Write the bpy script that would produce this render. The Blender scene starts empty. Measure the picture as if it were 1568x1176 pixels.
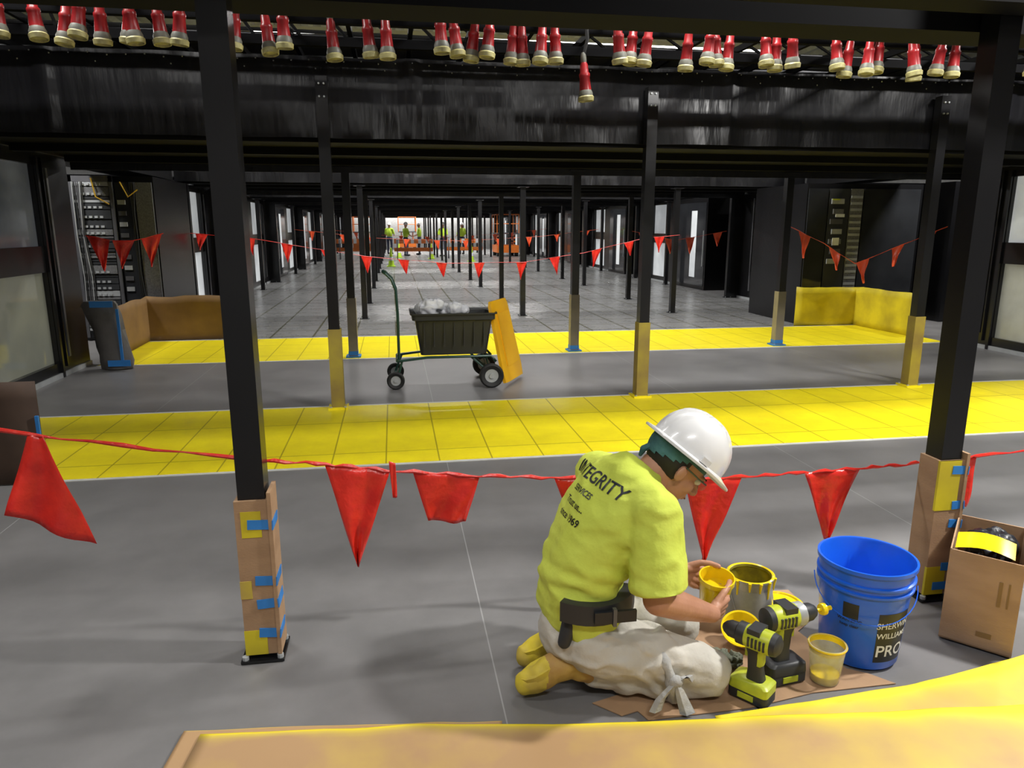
import bpy, bmesh, random
from math import *
from mathutils import Vector, Matrix, noise
from mathutils.bvhtree import BVHTree
random.seed(4)
scn=bpy.context.scene
scn.view_settings.view_transform='Standard'
scn.view_settings.look='None'
V=Vector

# ------------------------------------------------------------------ materials
def mat(name,col,rough=.5,metal=0,col2=None,nscale=8,bump=0,bscale=60,emit=0,trans=0,spec=None,coat=0,stretch=None,alpha=1):
    m=bpy.data.materials.new(name); m.use_nodes=True
    nt=m.node_tree; b=nt.nodes['Principled BSDF']
    c=(*col,1); b.inputs['Roughness'].default_value=rough; b.inputs['Metallic'].default_value=metal
    tc=nt.nodes.new('ShaderNodeTexCoord'); src=tc.outputs['Object']
    if stretch:
        mp=nt.nodes.new('ShaderNodeMapping'); mp.inputs['Scale'].default_value=stretch
        nt.links.new(src,mp.inputs['Vector']); src=mp.outputs['Vector']
    n=nt.nodes.new('ShaderNodeTexNoise'); n.inputs['Scale'].default_value=nscale; n.inputs['Detail'].default_value=5
    nt.links.new(src,n.inputs['Vector'])
    r=nt.nodes.new('ShaderNodeValToRGB'); r.color_ramp.elements[0].position=.35; r.color_ramp.elements[1].position=.65
    if col2 is None: col2=tuple(x*.85 for x in col)
    r.color_ramp.elements[0].color=(*col2,1); r.color_ramp.elements[1].color=c
    nt.links.new(n.outputs['Fac'],r.inputs['Fac']); nt.links.new(r.outputs['Color'],b.inputs['Base Color'])
    if bump:
        n2=nt.nodes.new('ShaderNodeTexNoise'); n2.inputs['Scale'].default_value=bscale; n2.inputs['Detail'].default_value=3
        nt.links.new(src,n2.inputs['Vector'])
        bp=nt.nodes.new('ShaderNodeBump'); bp.inputs['Strength'].default_value=bump; bp.inputs['Distance'].default_value=.01
        nt.links.new(n2.outputs['Fac'],bp.inputs['Height']); nt.links.new(bp.outputs['Normal'],b.inputs['Normal'])
    if emit:
        nt.links.new(r.outputs['Color'],b.inputs['Emission Color']); b.inputs['Emission Strength'].default_value=emit
    if trans: b.inputs['Transmission Weight'].default_value=trans
    if coat: b.inputs['Coat Weight'].default_value=coat
    if spec is not None: b.inputs['Specular IOR Level'].default_value=spec
    if alpha<1: b.inputs['Alpha'].default_value=alpha
    return m

def tile_mat(name,base,var,line,scale_x,scale_y,rough,mortar=.006,nscale=1.5,linemix=1.0,off=(0,0,0)):
    m=bpy.data.materials.new(name); m.use_nodes=True; nt=m.node_tree; b=nt.nodes['Principled BSDF']
    tc=nt.nodes.new('ShaderNodeTexCoord')
    mp=nt.nodes.new('ShaderNodeMapping'); mp.inputs['Location'].default_value=off
    nt.links.new(tc.outputs['Object'],mp.inputs['Vector'])
    br=nt.nodes.new('ShaderNodeTexBrick'); br.offset=0; br.squash=1
    br.inputs['Scale'].default_value=1; br.inputs['Brick Width'].default_value=scale_x; br.inputs['Row Height'].default_value=scale_y
    br.inputs['Mortar Size'].default_value=mortar; br.inputs['Mortar Smooth'].default_value=.3
    nt.links.new(mp.outputs['Vector'],br.inputs['Vector'])
    n=nt.nodes.new('ShaderNodeTexNoise'); n.inputs['Scale'].default_value=nscale; n.inputs['Detail'].default_value=8; n.inputs['Roughness'].default_value=.65
    nt.links.new(tc.outputs['Object'],n.inputs['Vector'])
    r=nt.nodes.new('ShaderNodeValToRGB'); r.color_ramp.elements[0].position=.3; r.color_ramp.elements[1].position=.7
    r.color_ramp.elements[0].color=(*var,1); r.color_ramp.elements[1].color=(*base,1)
    nt.links.new(n.outputs['Fac'],r.inputs['Fac'])
    mx=nt.nodes.new('ShaderNodeMix'); mx.data_type='RGBA'
    ml=nt.nodes.new('ShaderNodeMath'); ml.operation='MULTIPLY'; ml.inputs[1].default_value=linemix
    nt.links.new(br.outputs['Fac'],ml.inputs[0]); nt.links.new(ml.outputs[0],mx.inputs[0])
    nt.links.new(r.outputs['Color'],mx.inputs[6]); mx.inputs[7].default_value=(*line,1)
    nt.links.new(mx.outputs[2],b.inputs['Base Color'])
    mr=nt.nodes.new('ShaderNodeMapRange'); mr.inputs[3].default_value=rough-.04; mr.inputs[4].default_value=rough+.06
    nt.links.new(n.outputs['Fac'],mr.inputs[0]); nt.links.new(mr.outputs[0],b.inputs['Roughness'])
    return m

M={}
M['floor']=tile_mat('grey_floor_coating',(.195,.19,.19),(.145,.142,.142),(.30,.30,.30),2.44,7.3,.38,.003,2.2,off=(-.317,1.2,0))
M['farfloor']=tile_mat('grey_tile_floor',(.25,.25,.25),(.20,.20,.20),(.09,.088,.06),.61,.61,.27,.017,3.5)
M['yellow']=tile_mat('yellow_floor_paint',(.93,.79,.012),(.82,.67,.012),(.42,.34,.01),.37,.85,.38,.006,5,off=(.1,.03,0))
M['tapewhite']=mat('white_tape',(.62,.62,.58),.5)
M['black']=mat('black_painted_steel',(.008,.008,.009),.26,0,(.006,.006,.007),3)
M['blackrough']=mat('black_underside_panel',(.005,.005,.006),.7,0,(.003,.003,.004),2,spec=.1)
M['blackmat']=mat('black_matte_panel',(.010,.010,.012),.5,0,(.007,.007,.008),2,bump=.3,bscale=8)
M['curtain']=mat('black_vinyl_curtain',(.009,.009,.011),.27,0,(.006,.006,.007),3,bump=.9,bscale=4,stretch=(2.5,1,.5),spec=.5)
M['deck']=mat('white_roof_deck',(.66,.68,.71),.5)
M['wallw']=mat('pale_wall_paint',(.50,.50,.49),.6)
M['grey']=mat('grey_metal',(.12,.12,.13),.4,.3)
M['lgrey']=mat('light_grey_metal',(.45,.47,.48),.4,.3)
M['pane']=mat('frosted_glowing_pane',(.68,.71,.72),.2,0,(.48,.50,.52),1.2,emit=.45)  # backlit look comes from emission; no light stands behind the pane
M['paneD']=mat('frosted_lower_glowing_pane',(.34,.34,.29),.15,0,(.22,.22,.18),1.5,emit=.3)  # emission put in so the lower pane seems lit from behind
M['paneL']=mat('dark_glass_upper_glowing_pane',(.15,.16,.18),.08,0,(.06,.065,.075),.9,emit=.25)  # faint emission stands in for light through the glass
M['paneLD']=mat('dark_glass_lower_glowing_pane',(.14,.145,.12),.08,0,(.20,.20,.15),.9,emit=.3)  # yellowish reflection put into the colour, glow into the emission
M['red']=mat('red_plastic',(.36,.014,.018),.35,0,(.24,.010,.012),20)
M['conemouth']=mat('connector_face',(.50,.46,.20),.5,0,(.3,.27,.12),30)
M['conegrey']=mat('connector_ring_grey',(.16,.16,.13),.5)
M['flag']=mat('red_flag_vinyl',(.80,.035,.02),.28,0,(.62,.02,.015),12,bump=.5,bscale=25)
M['oflag']=mat('orange_red_flag_vinyl',(.85,.10,.03),.35)
M['card']=mat('cardboard',(.40,.25,.14),.75,0,(.33,.20,.11),5,bump=.1,bscale=80,stretch=(1,1,3))
M['cardd']=mat('brown_cardboard_barrier',(.24,.14,.05),.7,0,(.18,.10,.04),3)
M['cardy']=mat('cardboard_yellow_overspray',(.62,.50,.03),.6,0,(.42,.28,.10),3.5)
M['ycard']=mat('yellow_sprayed_cardboard',(.70,.58,.02),.5,0,(.42,.33,.02),2.5)
M['colwrap']=mat('column_wrap_tan',(.22,.155,.055),.6,0,(.36,.29,.04),3)
M['colwrapg']=mat('column_wrap_grey',(.22,.19,.14),.6,0,(.30,.26,.16),4)
M['blue']=mat('blue_painter_tape',(.03,.22,.62),.5)
M['papery']=mat('grey_masking_paper',(.13,.12,.115),.7,0,(.09,.085,.08),5,bump=.6,bscale=8)
M['bucket']=mat('blue_bucket_plastic',(.012,.13,.75),.28,0,(.01,.11,.66),4)
M['white']=mat('white_plastic',(.80,.80,.80),.25,0,(.74,.74,.74),6,coat=.3)
M['labelb']=mat('black_label',(.012,.014,.02),.4)
M['labelw']=mat('white_label_print',(.75,.77,.8),.5)
M['ypaint']=mat('wet_yellow_paint',(.85,.64,.01),.18,0,(.8,.56,.01),6)
M['ydark']=mat('paint_coated_can_inside',(.30,.26,.02),.3,0,(.10,.09,.02),14)
M['steel']=mat('galvanised_steel',(.50,.50,.46),.33,.6,(.36,.36,.34),20)
M['canlabel']=mat('pale_can_label',(.44,.44,.40),.45,.2,(.30,.31,.28),16)
M['lime']=mat('lime_tool_plastic',(.50,.56,.03),.38,0,(.40,.46,.03),20)
M['tool']=mat('dark_tool_rubber',(.025,.027,.03),.5)
M['clear']=mat('translucent_cup_plastic',(.78,.78,.62),.25,0,(.65,.6,.25),18,alpha=.5)
M['rag']=mat('grey_green_rag',(.16,.17,.12),.9,0,(.09,.10,.07),25,bump=.6,bscale=60)
M['shirt']=mat('hi_vis_yellow_cotton',(.64,.73,.10),.85,0,(.58,.67,.08),7,bump=.5,bscale=22)
M['pants']=mat('painter_trouser_cotton',(.60,.58,.52),.85,0,(.50,.48,.42),5,bump=.5,bscale=24)
M['cloth']=mat('grey_tied_cloth',(.42,.42,.40),.85,0,(.33,.33,.32),14,bump=.5,bscale=50)
M['skin']=mat('skin',(.50,.25,.155),.5,0,(.44,.21,.13),14,bump=.1,bscale=90)
M['lip']=mat('lip_skin',(.36,.13,.10),.5)
M['hair']=mat('dark_short_hair',(.02,.016,.013),.6)
M['band']=mat('teal_bandana',(.07,.19,.19),.8,0,(.03,.10,.11),14,bump=.4,bscale=50)
M['boot']=mat('tan_leather_boot',(.36,.19,.07),.65,0,(.46,.30,.06),7,bump=.2,bscale=40)
M['sole']=mat('yellow_stained_sole',(.70,.56,.03),.6,0,(.50,.37,.06),12)
M['eye']=mat('eye_white',(.8,.8,.78),.2)
M['green']=mat('dark_green_steel',(.015,.07,.05),.35)
M['lens']=mat('safety_glasses_lens',(.5,.55,.5),.1,alpha=.25)
M['tub']=mat('grey_black_tub_plastic',(.035,.037,.038),.42)
M['orange']=mat('yellow_orange_plastic',(1.0,.54,.012),.4,0,(.95,.48,.012),5)
M['rubber']=mat('black_rubber',(.015,.015,.015),.7)
M['bag']=mat('white_plastic_bag',(.92,.93,.96),.35,0,(.86,.88,.93),6)
M['hvv']=mat('hi_vis_vest',(.55,.8,.05),.7)
M['jean']=mat('dark_work_trousers',(.04,.05,.09),.8)
M['lift']=mat('orange_machine_paint',(.8,.2,.03),.4)
M['led']=mat('led_lens',(1,1,1),.4,0,(1,1,1),emit=6)
M['perf']=mat('perforated_grey_door',(.20,.205,.21),.45,.3,(.13,.13,.135),60)
M['gloss']=mat('glossy_dark_cabinet',(.03,.032,.036),.08,0,(.02,.021,.024),2)
M['cable']=mat('cable_yellow',(.5,.3,.02),.5)

# ------------------------------------------------------------------ builder
def ortho(d):
    d=d.normalized(); a=V((0,0,1)) if abs(d.z)<.9 else V((1,0,0))
    x=d.cross(a).normalized(); return x,d.cross(x).normalized()
class B:
    def __init__(s): s.bm=bmesh.new(); s.ms=[]
    def mi(s,m):
        m=M[m] if isinstance(m,str) else m
        if m not in s.ms: s.ms.append(m)
        return s.ms.index(m)
    def face(s,vs,m):
        try: f=s.bm.faces.new(vs)
        except ValueError: return
        f.material_index=s.mi(m); f.smooth=True; return f
    def box(s,x0,x1,y0,y1,z0,z1,m,T=None):
        vs=[]
        for z in (z0,z1):
            for x,y in ((x0,y0),(x1,y0),(x1,y1),(x0,y1)):
                p=V((x,y,z)); vs.append(s.bm.verts.new(T@p if T else p))
        for f in ((3,2,1,0),(4,5,6,7),(0,1,5,4),(1,2,6,5),(2,3,7,6),(3,0,4,7)): s.face([vs[i] for i in f],m)
    def rings(s,rings,m,cap=True,close=True):
        R=[[s.bm.verts.new(p) for p in r] for r in rings]; n=len(R[0])
        for i in range(len(R)-1):
            for j in range(n if close else n-1):
                k=(j+1)%n; s.face((R[i][j],R[i][k],R[i+1][k],R[i+1][j]),m)
        if cap: s.face(R[0][::-1],m); s.face(R[-1],m)
        return R
    def lathe(s,prof,m,T=None,seg=28,cap=False):
        T=T or Matrix()
        s.rings([[T@V((max(r,1e-4)*cos(2*pi*j/seg),max(r,1e-4)*sin(2*pi*j/seg),z)) for j in range(seg)] for r,z in prof],m,cap)
    def tube(s,pts,r,m,seg=8,cap=True):
        pts=[V(p) for p in pts]; n=len(pts); rs=r if isinstance(r,(list,tuple)) else [r]*n
        d0=(pts[1]-pts[0]).normalized(); x,y=ortho(d0); out=[]
        for i,p in enumerate(pts):
            d=(pts[min(i+1,n-1)]-pts[max(i-1,0)]).normalized()
            x=(x-d*x.dot(d)).normalized(); y=d.cross(x)
            out.append([p+(x*cos(2*pi*j/seg)+y*sin(2*pi*j/seg))*rs[i] for j in range(seg)])
        s.rings(out,m,cap)
    def ell(s,c,rx,ry,rz,m,T=None,seg=20,rg=12):
        T=T or Matrix(); c=V(c)
        s.rings([[T@(c+V((rx*sin(t)*cos(2*pi*j/seg),ry*sin(t)*sin(2*pi*j/seg),-rz*cos(t)))) for j in range(seg)] for t in [max(.02,min(pi-.02,pi*i/rg)) for i in range(rg+1)]],m)
    def caps(s,p0,r0,p1,r1,m,seg=16):
        p0=V(p0);p1=V(p1); d=(p1-p0).normalized(); pts=[];rs=[]
        for i in range(5):
            t=pi/2*(1-i/5); pts.append(p0-d*r0*sin(t)*.999); rs.append(max(r0*cos(t),r0*.02))
        pts.append(p0);rs.append(r0);pts.append(p1);rs.append(r1)
        for i in range(1,6):
            t=pi/2*i/5; pts.append(p1+d*r1*sin(t)*.999); rs.append(max(r1*cos(t),r1*.02))
        x,y=ortho(d)
        s.rings([[p+(x*cos(2*pi*j/seg)+y*sin(2*pi*j/seg))*r for j in range(seg)] for p,r in zip(pts,rs)],m)
    def chain(s,pts,rs,m,seg=16):
        for i in range(len(pts)-1): s.caps(pts[i],rs[i],pts[i+1],rs[i+1],m,seg)
    def grid(s,fn,nu,nv,m):
        G=[[s.bm.verts.new(fn(i/nu,j/nv)) for i in range(nu+1)] for j in range(nv+1)]
        for j in range(nv):
            for i in range(nu): s.face((G[j][i],G[j][i+1],G[j+1][i+1],G[j+1][i]),m)
    def obj(s,name,parent=None,sharp=.7,recalc=True):
        if recalc: bmesh.ops.recalc_face_normals(s.bm,faces=s.bm.faces)
        me=bpy.data.meshes.new(name); s.bm.to_mesh(me); s.bm.free()
        for m in s.ms: me.materials.append(m)
        if sharp: me.set_sharp_from_angle(angle=sharp)
        o=bpy.data.objects.new(name,me); scn.collection.objects.link(o)
        if parent: o.parent=parent
        return o
def empty(name):
    e=bpy.data.objects.new(name,None); scn.collection.objects.link(e); return e
def apply_mods(o):
    dg=bpy.context.evaluated_depsgraph_get(); me=bpy.data.meshes.new_from_object(o.evaluated_get(dg))
    o.modifiers.clear(); o.data=me
def fuse(o,vox,sm=4,nz=0,ns=9,aniso=(1,1,.8)):
    m=o.modifiers.new('r','REMESH'); m.mode='VOXEL'; m.voxel_size=vox; m.use_smooth_shade=True
    m2=o.modifiers.new('s','SMOOTH'); m2.iterations=sm; m2.factor=.6
    mats=list(o.data.materials); apply_mods(o)
    me=o.data
    if not me.materials: 
        for mm in mats: me.materials.append(mm)
    if nz:
        off=[]
        for v in me.vertices:
            p=v.co; q=V((p.x*ns*aniso[0],p.y*ns*aniso[1],p.z*ns*aniso[2]))
            n=noise.noise(q)+.4*noise.noise(q*2.1); n=1-2*abs(n)
            off.append(v.normal*nz*(n-.5))
        for v,d in zip(me.vertices,off): v.co+=d
    for p in me.polygons: p.use_smooth=True
    return o

# ------------------------------------------------------------------ room shell
XL,XR=-3.6,7.8
def simple(name,*a,m):
    b=B(); b.box(*a,m); return b.obj(name)
simple('floor',-9,13.5,-4.5,56,-.12,0,m='floor')
b=B(); b.box(XL+.12,XR-.12,10.82,55.9,0,.003,'farfloor'); b.obj('far_floor_tiles')
simple('wall_left',-9.2,-9,-4.5,56,0,5,m='wallw')
simple('wall_right',13.5,13.7,-4.5,56,0,5,m='wallw')
simple('wall_back',-9.2,13.7,-4.7,-4.5,0,5,m='wallw')
simple('wall_far',-9.2,13.7,56,56.2,0,5,m='wallw')
b=B()
N=220
def deck(u,v):
    x=-9+22.5*u; k=(x/.3)%1; z=4.75+(.07 if k<.4 else (.07*(1-(k-.4)/.1) if k<.5 else (0 if k<.9 else .07*(k-.9)/.1)))
    return V((x,-4.5+60.5*v,z))
b.grid(deck,N*2,1,'deck'); b.obj('ceiling',recalc=False)

for nm,y0,y1 in (('painted_floor_stripe',4.80,6.50),('painted_floor_stripe',8.95,10.78)):
    b=B(); b.box(XL+.12,XR-.12,y0,y1,0,.004,'yellow')
    b.box(XL+.12,XR-.12,y0-.035,y0,0,.0045,'tapewhite'); b.box(XL+.12,XR-.12,y1,y1+.035,0,.0045,'tapewhite')
    b.obj(nm)

# ------------------------------------------------------------------ columns
rowsY=[2.60]
for k in range(8): rowsY+= [6.46+6.5*k, 9.10+6.5*k]
def column(x,y,kind,top=2.29,right=False):
    b=B(); w=.047
    if kind in (1,2): top=2.80
    b.box(x-w,x+w,y-w,y+w,.01,top,'black')
    pb=.078
    b.box(x-pb,x+pb,y-pb,y+pb,.004,.014,'black')
    for sx in (-1,1):
        for sy in (-1,1):
            b.lathe([(0,.014),(.012,.014),(.012,.028),(0,.028)],'lgrey',Matrix.Translation((x+sx*.063,y+sy*.063,0)),8)
            if kind in (1,2): b.lathe([(0,-.01),(.008,-.01),(.008,.01),(0,.01)],'lgrey',Matrix.Translation((x+sx*.02,y-w-.003,top-.06-.05*(sy+1)))@Matrix.Rotation(pi/2,4,'X'),6)
    if kind in(0,3): b.box(x-.1,x+.1,y-.09,y+.09,top-.014,top,'black')
    if kind==1:
        h=.64; c=.060
        def wp(x0,x1,y0,y1,z0,z1,m): b.box(x0,x1,y0,y1,z0,z1,m)
        wp(x-c,x+c,y-c,y+c,.03,h,'card')
        b.box(x+c-.004,x+c+.010,y-c-.008,y+c,.03,h+.03,'card')
        if right:
            wp(x-c-.0012,x+c-.02,y-c-.0015,y-c+.01,.42,h,'ycard'); wp(x-c-.001,x+c-.03,y-c-.0018,y-c+.01,.03,.16,'ycard')
            bands=((.60,.0,1,.1),(.44,.3,1,-.1),(.36,.25,1,.1),(.16,.1,1,.1),(.07,-.4,1,.0))
        else:
            wp(x-c-.001,x+.02,y-c-.0015,y-c+.01,.03,.13,'ycard'); wp(x-c+.02,x+c-.03,y-c-.0015,y-c+.01,.50,h-.04,'ycard')
            wp(x-c-.0012,x-c+.04,y-c-.002,y-c+.01,.26,.33,'cardy')
            bands=((.55,-.3,.95,.1),(.33,-.1,1,.1),(.235,-.1,1,-.12),(.12,-.1,1,.15))
        for z,a0,a1,t in bands:
            T=Matrix.Translation((x,y,z))@Matrix.Rotation(t*.5,4,'Y')
            b.box(a0*c,c+.011,-c-.004,-c,-.018,.018,'blue',T)
            b.box(c+.008,c+.0125,-c-.010,c*.6,-.018,.018,'blue',T)
    if kind==2:
        c=.056; b.box(x-c,x+c,y-c,y+c,.012,.72,'colwrap')
        b.box(x-c-.03,x+c+.03,y-c-.03,y+c+.03,.0,.02,'yellow')
    if kind==3:
        c=.056; b.box(x-c,x+c,y-c,y+c,.012,.74,'colwrapg')
        b.box(x-c-.003,x+c+.003,y-c-.003,y+c+.003,.03,.08,'blue'); b.box(x-.09,x+.09,y-.09,y+.09,0,.02,'blue')
    return b.obj('steel_column')
for i,y in enumerate(rowsY):
    for x in ((-.535,2.29) if i==0 else (-.535,2.30,5.18)):
        column(x,y,{0:1,1:2,2:3}.get(i,0),right=x>0)
    if i>=3 :
        column(XL+.25,y,0); column(XR-.25,y,0)

# ------------------------------------------------------------------ overhead black containment
b=B(); b.box(-8.9,13.4,2.66,2.86,2.33,2.5,'blackrough'); b.box(-8.9,13.4,2.80,2.86,2.5,2.62,'blackrough')
b.box(-8.9,13.4,2.40,2.54,2.36,2.5,'blackrough'); b.obj('overhead_header_beam')
for k in range(8):
    y0=6.53+6.5*k; y1=9.03+6.5*k
    b=B(); xa,xb=XL+.07,XR-.07
    b.box(xa,xb,y0+.05,y1,2.37,2.42,'blackrough')
    for yy in (y0+.06,(y0+y1)/2-.05,y1-.12): b.box(xa,xb,yy,yy+.1,2.30,2.37,'blackrough')
    b.box(xa,xb,y1-.04,y1,2.35,2.95,'blackmat')
    b.box(xa,xb,y1+.01,y1+.03,2.22,2.40,'curtain')
    b.obj('containment_lid')
    b=B()
    def cur(u,v):
        x=xa+(xb-xa)*u; z=2.33+.64*v
        w=.010*sin(x*7+3*sin(x*1.7))*(1.2-v)+.018*noise.noise(V((x*2.4,z*2,k)))
        if abs((x%2.87)-.2)<.06: w-=.02
        return V((x,y0+w,z+.008*noise.noise(V((x*2,0,k)))))
    b.grid(cur,260 if k<2 else 60,6,'curtain')
    if k==0:
        for i in range(80):
            x=xa+.1+i*.14; b.ell((x,y0-.03,2.92+.008*(i%3)),.006,.005,.006,'lgrey',seg=6,rg=4)
            if i%4==0: b.ell((x+.05,y0-.03,2.87),.006,.005,.006,'lgrey',seg=6,rg=4)
    b.obj('hanging_black_curtain',recalc=False)
b=B()
for y,z in ((3.1,2.75),(4.75,3.08),(6.25,2.99),(7.6,3.3),(9.4,3.3),(3.7,3.15),(5.7,3.02)):
    b.box(-8.9,13.4,y,y+.06,z,z+.07,'blackrough')
for x in [-6+.475*i for i in range(36)]:
    b.box(x,x+.035,2.9,9.5,3.09,3.14,'blackrough')
for i in range(50):
    x=-6+.36*i
    b.tube([(x,4.75,3.05),(x+.35,5.3,3.40)],.014,'black',6); b.tube([(x+.35,6.3,3.0),(x,6.9,3.5)],.014,'black',6)
for y in (5.0,5.4,7.0,7.4): b.box(-8.9,13.4,y,y+.03,3.16,3.24,'grey')
for i in range(110):
    b.box(-8.5+.2*i,-8.47+.2*i,5.0,5.4,3.17,3.20,'grey')
for i in range(8):
    yy=7+random.random()*.35
    b.tube([(-8+2.3*j,yy+random.uniform(-.05,.05),3.22+random.uniform(0,.05)) for j in range(10)],.016,'rubber',6)
b.obj('overhead_steel_framing')

# hanging connectors
b=B()
CX=[-1.88,-1.76,-1.65,-1.565,-1.405,-1.355,-1.24,-1.13,-.853,-.665,-.575,-.3,-.09,.008,.3225,.42,.5,.59,.75,.82,.91,1.02,1.23,1.405,1.5,1.58,1.86,1.98,2.07,2.155,2.38,2.47,2.55,2.9,2.98,3.08,3.17,3.41,3.5,3.62,3.75,4.17,4.3,-2.3,-2.2,-2.05]
for i,x in enumerate(CX):
    z=2.575+random.uniform(-.02,.03); y=4.6+random.uniform(-.07,.07)
    if x==1.23: z=2.37
    T=Matrix.Translation((x,y,z))@Matrix.Rotation(random.uniform(-.14,.14),4,'Y')@Matrix.Rotation(random.uniform(-.15,.08),4,'X')@Matrix.Scale(.92,4)
    b.lathe([(0,.012),(.042,.012),(.046,0),(.052,0),(.055,.025),(.047,.035)],'conemouth',T,18)
    b.lathe([(.048,.033),(.048,.05),(.040,.07)],'conegrey',T,18)
    b.lathe([(.040,.068),(.034,.15),(.037,.155),(.037,.175),(.029,.185),(.027,.23),(.018,.25)],'red',T,18)
    b.lathe([(.019,.245),(.021,.26),(.019,.29),(.012,.31),(0,.31)],'conegrey',T,12)
    b.tube([T@V((0,0,.29)),V((x,y,z+.36)),V((x+random.uniform(-.05,.05),4.72,3.07))],.012,'rubber',6)
b.obj('hanging_power_connectors')

# ------------------------------------------------------------------ side containment walls
for side,xs,s in (('left',XL,-1),('right',XR,1)):
    b=B()
    def bx(xa,xb,*a): b.box(min(xs+s*xa,xs+s*xb),max(xs+s*xa,xs+s*xb),*a)
    for k in range(8):
        y0=6.46+6.5*k; y1=y0+2.64
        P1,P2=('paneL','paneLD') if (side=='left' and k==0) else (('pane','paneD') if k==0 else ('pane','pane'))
        bx(0,.1,y0-.1,y0+.5,.0,2.35,'black'); bx(0,.1,y0+1.85,y1,.0,2.35,'black')
        bx(.0,.1,y0+.5,y0+1.85,2.22,2.35,'black'); bx(.0,.1,y0+.5,y0+1.85,1.13,1.40,'black'); bx(0,.1,y0+.5,y0+1.85,0,.16,'black')
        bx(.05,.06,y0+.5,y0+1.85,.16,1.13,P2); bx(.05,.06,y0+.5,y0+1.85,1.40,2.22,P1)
        bx(-.03,0,y0+2.05,y0+2.09,.2,2.2,'grey'); bx(-.03,0,y0+1.98,y0+2.0,.1,2.3,'black')
        bx(-.03,0,y0+1.86,y0+1.90,.0,2.3,'black')
        bx(-.02,.1,y0-.1,y1+.0,0,.05,'lgrey')
        bx(.1,4.5,y0-.05,y0+.0,0,2.35,'black'); bx(.1,4.5,y1-.05,y1,0,2.35,'black')
        bx(.5,5.1,y0,y1,2.37,2.42,'blackrough')  # unseen outer lid, added to stop light leaking in beyond the wall
        ya,yb=y1+1.85,y1+3.86-.12
        if k>0:
            bx(.0,4.5,ya,yb,0,2.33,'black')
            bx(-.012,0,ya+.06,yb-.06,.1,2.2,'gloss'); bx(-.03,-.012,ya+.12,ya+.15,.6,1.5,'lgrey')
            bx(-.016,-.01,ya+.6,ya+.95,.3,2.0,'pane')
            bx(-.25,-.0,y1-.02,y1+.08,0,2.33,'black')
        else:
            bx(1.4,4.5,ya,yb,0,2.33,'black')
    bx(-.05,.5,6.40,54,2.35,2.95,'blackmat')
    b.obj('wall_'+side+'_containment')

def rackunits(b,xa,xb,f):
    b.box(xa,xb,f,f+.02,.05,2.28,'tool')
    for x in (xa,xb-.04): b.box(x,x+.04,f-.03,f,.05,2.28,'grey')
    b.box(xa,xb,f-.03,f,2.2,2.28,'grey')
    z=.15
    while z<2.15:
        h=random.choice((.045,.045,.09,.13)); m=random.choice(('tool','grey','perf','lgrey','tool'))
        b.box(xa+.05,xb-.05,f-.02-random.random()*.02,f,z,z+h-.012,m)
        if h>.08:
            for j in range(5): b.box(xa+.08+j*.07,xa+.12+j*.07,f-.045,f-.03,z+.01,z+.04,'lgrey')
        z+=h
    for j in range(6):
        x=xa+.05+.025*j
        b.tube([(x,f-.05,2.2),(x+.03*sin(j),f-.07,1.5),(x+.02,f-.05,.9),(x,f-.05,.3)],.008,random.choice(('rubber','grey','lgrey')),6)
    b.tube([(xa+.3,f-.05,2.25),(xa+.35,f-.09,2.0),(xa+.5,f-.05,1.9)],.01,'cable',6)
b=B(); xa=XL-.75; b.box(xa-.5,XL+.32,11.06,12.75,.0,2.28,'black'); rackunits(b,xa,xa+.55,11.03)
b.box(XL-.18,XL+.06,11.04,11.06,.1,2.2,'gloss'); b.box(XL+.08,XL+.30,11.04,11.06,.1,2.2,'perf')
for j in range(9): b.box(XL-.16,XL-.06,11.025,11.04,.7+.15*j,.76+.15*j,('lgrey','grey')[j%2])
for j in range(4): b.tube([(XL+.02+.02*j,11.02,2.2),(XL+.04+.03*sin(j*2),11.0,1.4),(XL+.02+.02*j,11.02,.6)],.007,'rubber',6)
b.tube([(XL-.1,11.02,2.2),(XL+.0,10.98,2.0),(XL+.12,11.02,2.1)],.01,'cable',6)
b.obj('server_rack')
b=B()
xa=XR-1.17
b.box(xa,XR+.9,11.06,12.75,.0,2.28,'black')
b.box(xa+.02,xa+.36,11.04,11.06,.1,2.2,'gloss')
b.box(xa+.38,xa+.74,11.04,11.06,.1,2.2,'tool')
for j in range(7): b.box(xa+.42+.04*(j%2),xa+.64,11.02,11.04,1.0+.16*j,1.08+.16*j,('lgrey','grey','perf')[j%3])
b.box(xa+.48,xa+.60,11.015,11.02,1.3,1.42,'labelw'); b.box(xa+.5,xa+.66,11.015,11.02,1.75,1.80,'labelw'); b.box(xa+.43,xa+.56,11.015,11.02,2.02,2.04,'lime')
b.box(xa+.76,xa+.98,11.04,11.06,.1,2.2,'perf')
for j in range(20): b.box(xa+.77,xa+.97,11.03,11.04,.15+.1*j,.19+.1*j,'lgrey')
b.box(xa+1.0,XR+.85,11.04,11.06,.1,2.2,'gloss')
b.obj('server_rack')

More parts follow.
